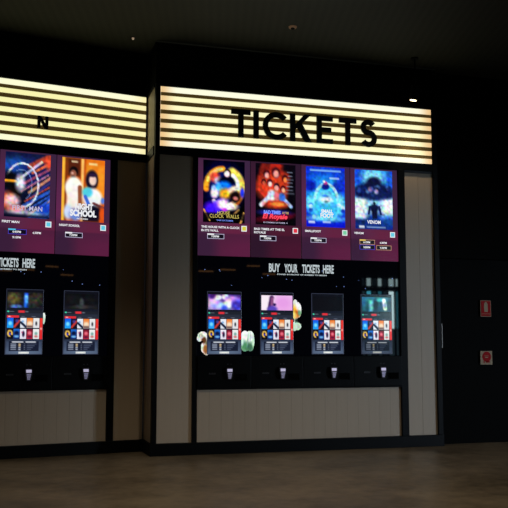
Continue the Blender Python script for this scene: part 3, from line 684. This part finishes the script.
up_ = [(DIM, 1.5), (CY, 14.), (DIM, 1.2), (CY, 4.), (DIM, 1.), (PALE, 16.), (CY, 3.), (PALE, 10.), (DIM, 2.), (CY, 3.), (DIM, 2.)]
lo_ = [.7, 1.3, .4, 1.1, .5, 1.4, 1.4, 1.2, 1.5, 1.2, 1.]
for k in range(11):
    pane(xs_[k], xs_[k+1], 1.93, 3.27, *up_[k]); pane(xs_[k], xs_[k+1], .93, 1.87, DIM, lo_[k])
    pane(xs_[k], xs_[k+1], 3.45, 3.73, PALE if k in (1, 3, 5, 6, 7) else DIM, 6. if k in (1, 3, 5, 6, 7) else .4)
# glowing strips added behind the camera, unseen, for warm streaks mirrored in the glass
M['added_glow'] = mat('added_warm_glow', s255(120, 90, 60), .6, emit=s255(190, 135, 80), strength=1.8)
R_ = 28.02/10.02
struct('added_glow_strips', boxes(*[(a*R_, b*R_, -17.995, -17.94, 1.2556+(z-1.2556)*R_, 1.2556+(z-1.2556)*R_+.045) for a, b, z in ((2.29, 2.47, 2.165), (2.56, 2.75, 2.19), (2.9, 3.06, 2.245), (3.1, 3.26, 2.15))]), M['added_glow'])

# ------------------------------------------------------------------ fire signs on the dark wall
def fire_sign(label, white, x, z0, w, h):
    t = thing('fire_sign', label, 'safety sign', (x+w/2, .12, z0), 0, 'fire signs on the dark wall')
    if not white:
        obj('sign_plate', boxes((-w/2, w/2, -.006, 0, 0, h)), M['sign_white'], t)
        obj('red_field', boxes((-w/2+.006, w/2-.006, -.0075, -.0062, .006, h-.006)), M['sign_red'], t)
        bm = bmesh.new()
        prof = [(-.022, .062), (.026, .062), (.028, .075), (.028, h-.05), (.02, h-.035), (.012, h-.028), (.012, h-.02), (-.012, h-.02), (-.014, h-.032), (-.022, h-.04), (-.026, h-.07), (-.024, .08)]
        bm.faces.new([bm.verts.new((a*1.05, -.0085, b)) for a, b in prof])
        obj('extinguisher_symbol', bm, M['sign_white'], t)
        obj('divider_line', boxes((-w/2+.006, w/2-.006, -.0088, -.0078, .034, .039)), M['sign_white'], t)
    else:
        obj('sign_plate', boxes((-w/2, w/2, -.006, 0, 0, h)), M['sign_white'], t)
        bm = bmesh.new(); tube(bm, (.005, -.0075, h*.58), (.005, -.0062, h*.58), .068, seg=28)
        obj('red_disc', bm, M['sign_red'], t)
        bm = boxes((-.024, .024, -.009, -.0078, h*.5, h*.54), (-.03, .034, -.009, -.0078, h*.62, h*.65))
        obj('disc_symbol', bm, M['sign_white'], t)
        obj('red_caption', boxes((-.045, -.03, -.0075, -.0062, .02, .05), (-.01, .05, -.0075, -.0062, .025, .045)), M['sign_red'], t)
fire_sign('red sign with a white extinguisher symbol on the dark wall', False, 6.208, 1.671, .16, .217)
fire_sign('white sign with a red disc, below the red sign on the dark wall', True, 6.186, 1.03, .18, .18)

# ------------------------------------------------------------------ fittings on the ceiling
t = thing('ceiling_spotlight', 'black cylinder spotlight with lit tip hanging above the sign right end', 'spotlight', (5.06, -.35, CZ-.05))
bm = bmesh.new(); tube(bm, (0, 0, .05), (0, 0, .03), .05); tube(bm, (0, 0, .03), (0, 0, -.33), .01); obj('stem', bm, M['black'], t)
bm = bmesh.new(); tube(bm, (-.015, .03, -.5), (.0, -.01, -.32), .055); obj('lamp_body', bm, M['black'], t)
bm = bmesh.new(); tube(bm, (-.0165, .034, -.513), (-.0155, .031, -.501), .04); obj('lamp_face', bm, M['lamp_lit'], t)
t = thing('ceiling_fitting', 'small brown rimmed round fitting on the dark ceiling', 'ceiling fitting', (3.19, -.92, CZ))
bm = bmesh.new(); tube(bm, (0, 0, -.018), (0, 0, 0), .042, .05, 28); obj('rim', bm, M['fitting'], t)
bm = bmesh.new(); bmesh.ops.create_uvsphere(bm, u_segments=20, v_segments=12, radius=.026, matrix=Matrix.Translation((0, 0, -.018))@Matrix.Diagonal((1, 1, .7, 1))); obj('dome', bm, M['black'], t)
t = thing('sensor', 'tiny pale sensor where the ceiling meets the bulkhead at left', 'ceiling sensor', (1.45, -.04, CZ))
bm = bmesh.new(); tube(bm, (0, 0, -.006), (0, 0, 0), .03); obj('base', bm, M['black'], t)
bm = bmesh.new(); tube(bm, (0, 0, -.028), (0, 0, -.006), .012, .016); obj('lens', bm, M['lamp_dim'], t)

# ------------------------------------------------------------------ lights
def light(name, typ, loc, target, energy, col, **kw):
    l = bpy.data.lights.new(name, typ); l.energy = energy; l.color = col
    for k, v in kw.items(): setattr(l, k, v)
    o = bpy.data.objects.new(name, l); C.objects.link(o); o.location = loc
    o.rotation_euler = (Vector(target)-Vector(loc)).to_track_quat('-Z', 'Y').to_euler()
    return o
light('spot_over_right_panel', 'SPOT', (5.045, -.3, 4.39), (5.3, .02, 2.6), 26, (1, .78, .52), spot_size=math.radians(60), spot_blend=.9, shadow_soft_size=.04)
light('daylight_from_side', 'SPOT', (14.5, -9.5, 1.9), (5.6, 0, .5), 1950, (.66, .8, 1), spot_size=math.radians(34), spot_blend=1., shadow_soft_size=.5)
light('ceiling_fill', 'SPOT', (2.4, -3.6, 3.9), (2.4, -3.3, 5), 85, (.95, 1, .85), spot_size=math.radians(136), spot_blend=1., shadow_soft_size=.1)  # added fill without a fixture, so the ceiling fades towards the bulkhead
for n, x, y, e in (('downlight_warm_left', -.6, -4.4, 135), ('downlight_warm_mid', 2.2, -4.2, 200), ('downlight_far', 4.6, -4.6, 110)):
    light(n, 'SPOT', (x, y, 4.9), (x+.15, y+1.6, 0), e, (1, .82, .6), spot_size=math.radians(84), spot_blend=1., shadow_soft_size=.12)
wd = bpy.data.worlds.new('World'); bpy.context.scene.world = wd; wd.use_nodes = True
wd.node_tree.nodes['Background'].inputs[0].default_value = (.02, .02, .022, 1); wd.node_tree.nodes['Background'].inputs[1].default_value = .2

# ------------------------------------------------------------------ camera
F, YAW, PIT, ROL, H, D = 852.5, math.radians(16.6203), math.radians(6.26337), math.radians(.01213), 1.2556, 10.0216
fw = Vector((math.sin(YAW)*math.cos(PIT), math.cos(YAW)*math.cos(PIT), math.sin(PIT)))
rt = Vector((math.cos(YAW), -math.sin(YAW), 0)); up = rt.cross(fw)
r2 = rt*math.cos(ROL)+up*math.sin(ROL); u2 = -rt*math.sin(ROL)+up*math.cos(ROL)
cd = bpy.data.cameras.new('camera'); cd.sensor_width = 36; cd.lens = F/508*36; cd.clip_end = 100
co = bpy.data.objects.new('camera', cd); C.objects.link(co)
m3 = Matrix((r2, u2, -fw)).transposed()
co.matrix_world = Matrix.Translation((0, -D, H)) @ m3.to_4x4()
sc = bpy.context.scene; sc.camera = co
sc.view_settings.view_transform = 'Standard'; sc.view_settings.look = 'None'
sc.view_settings.exposure = 0; sc.view_settings.gamma = 1
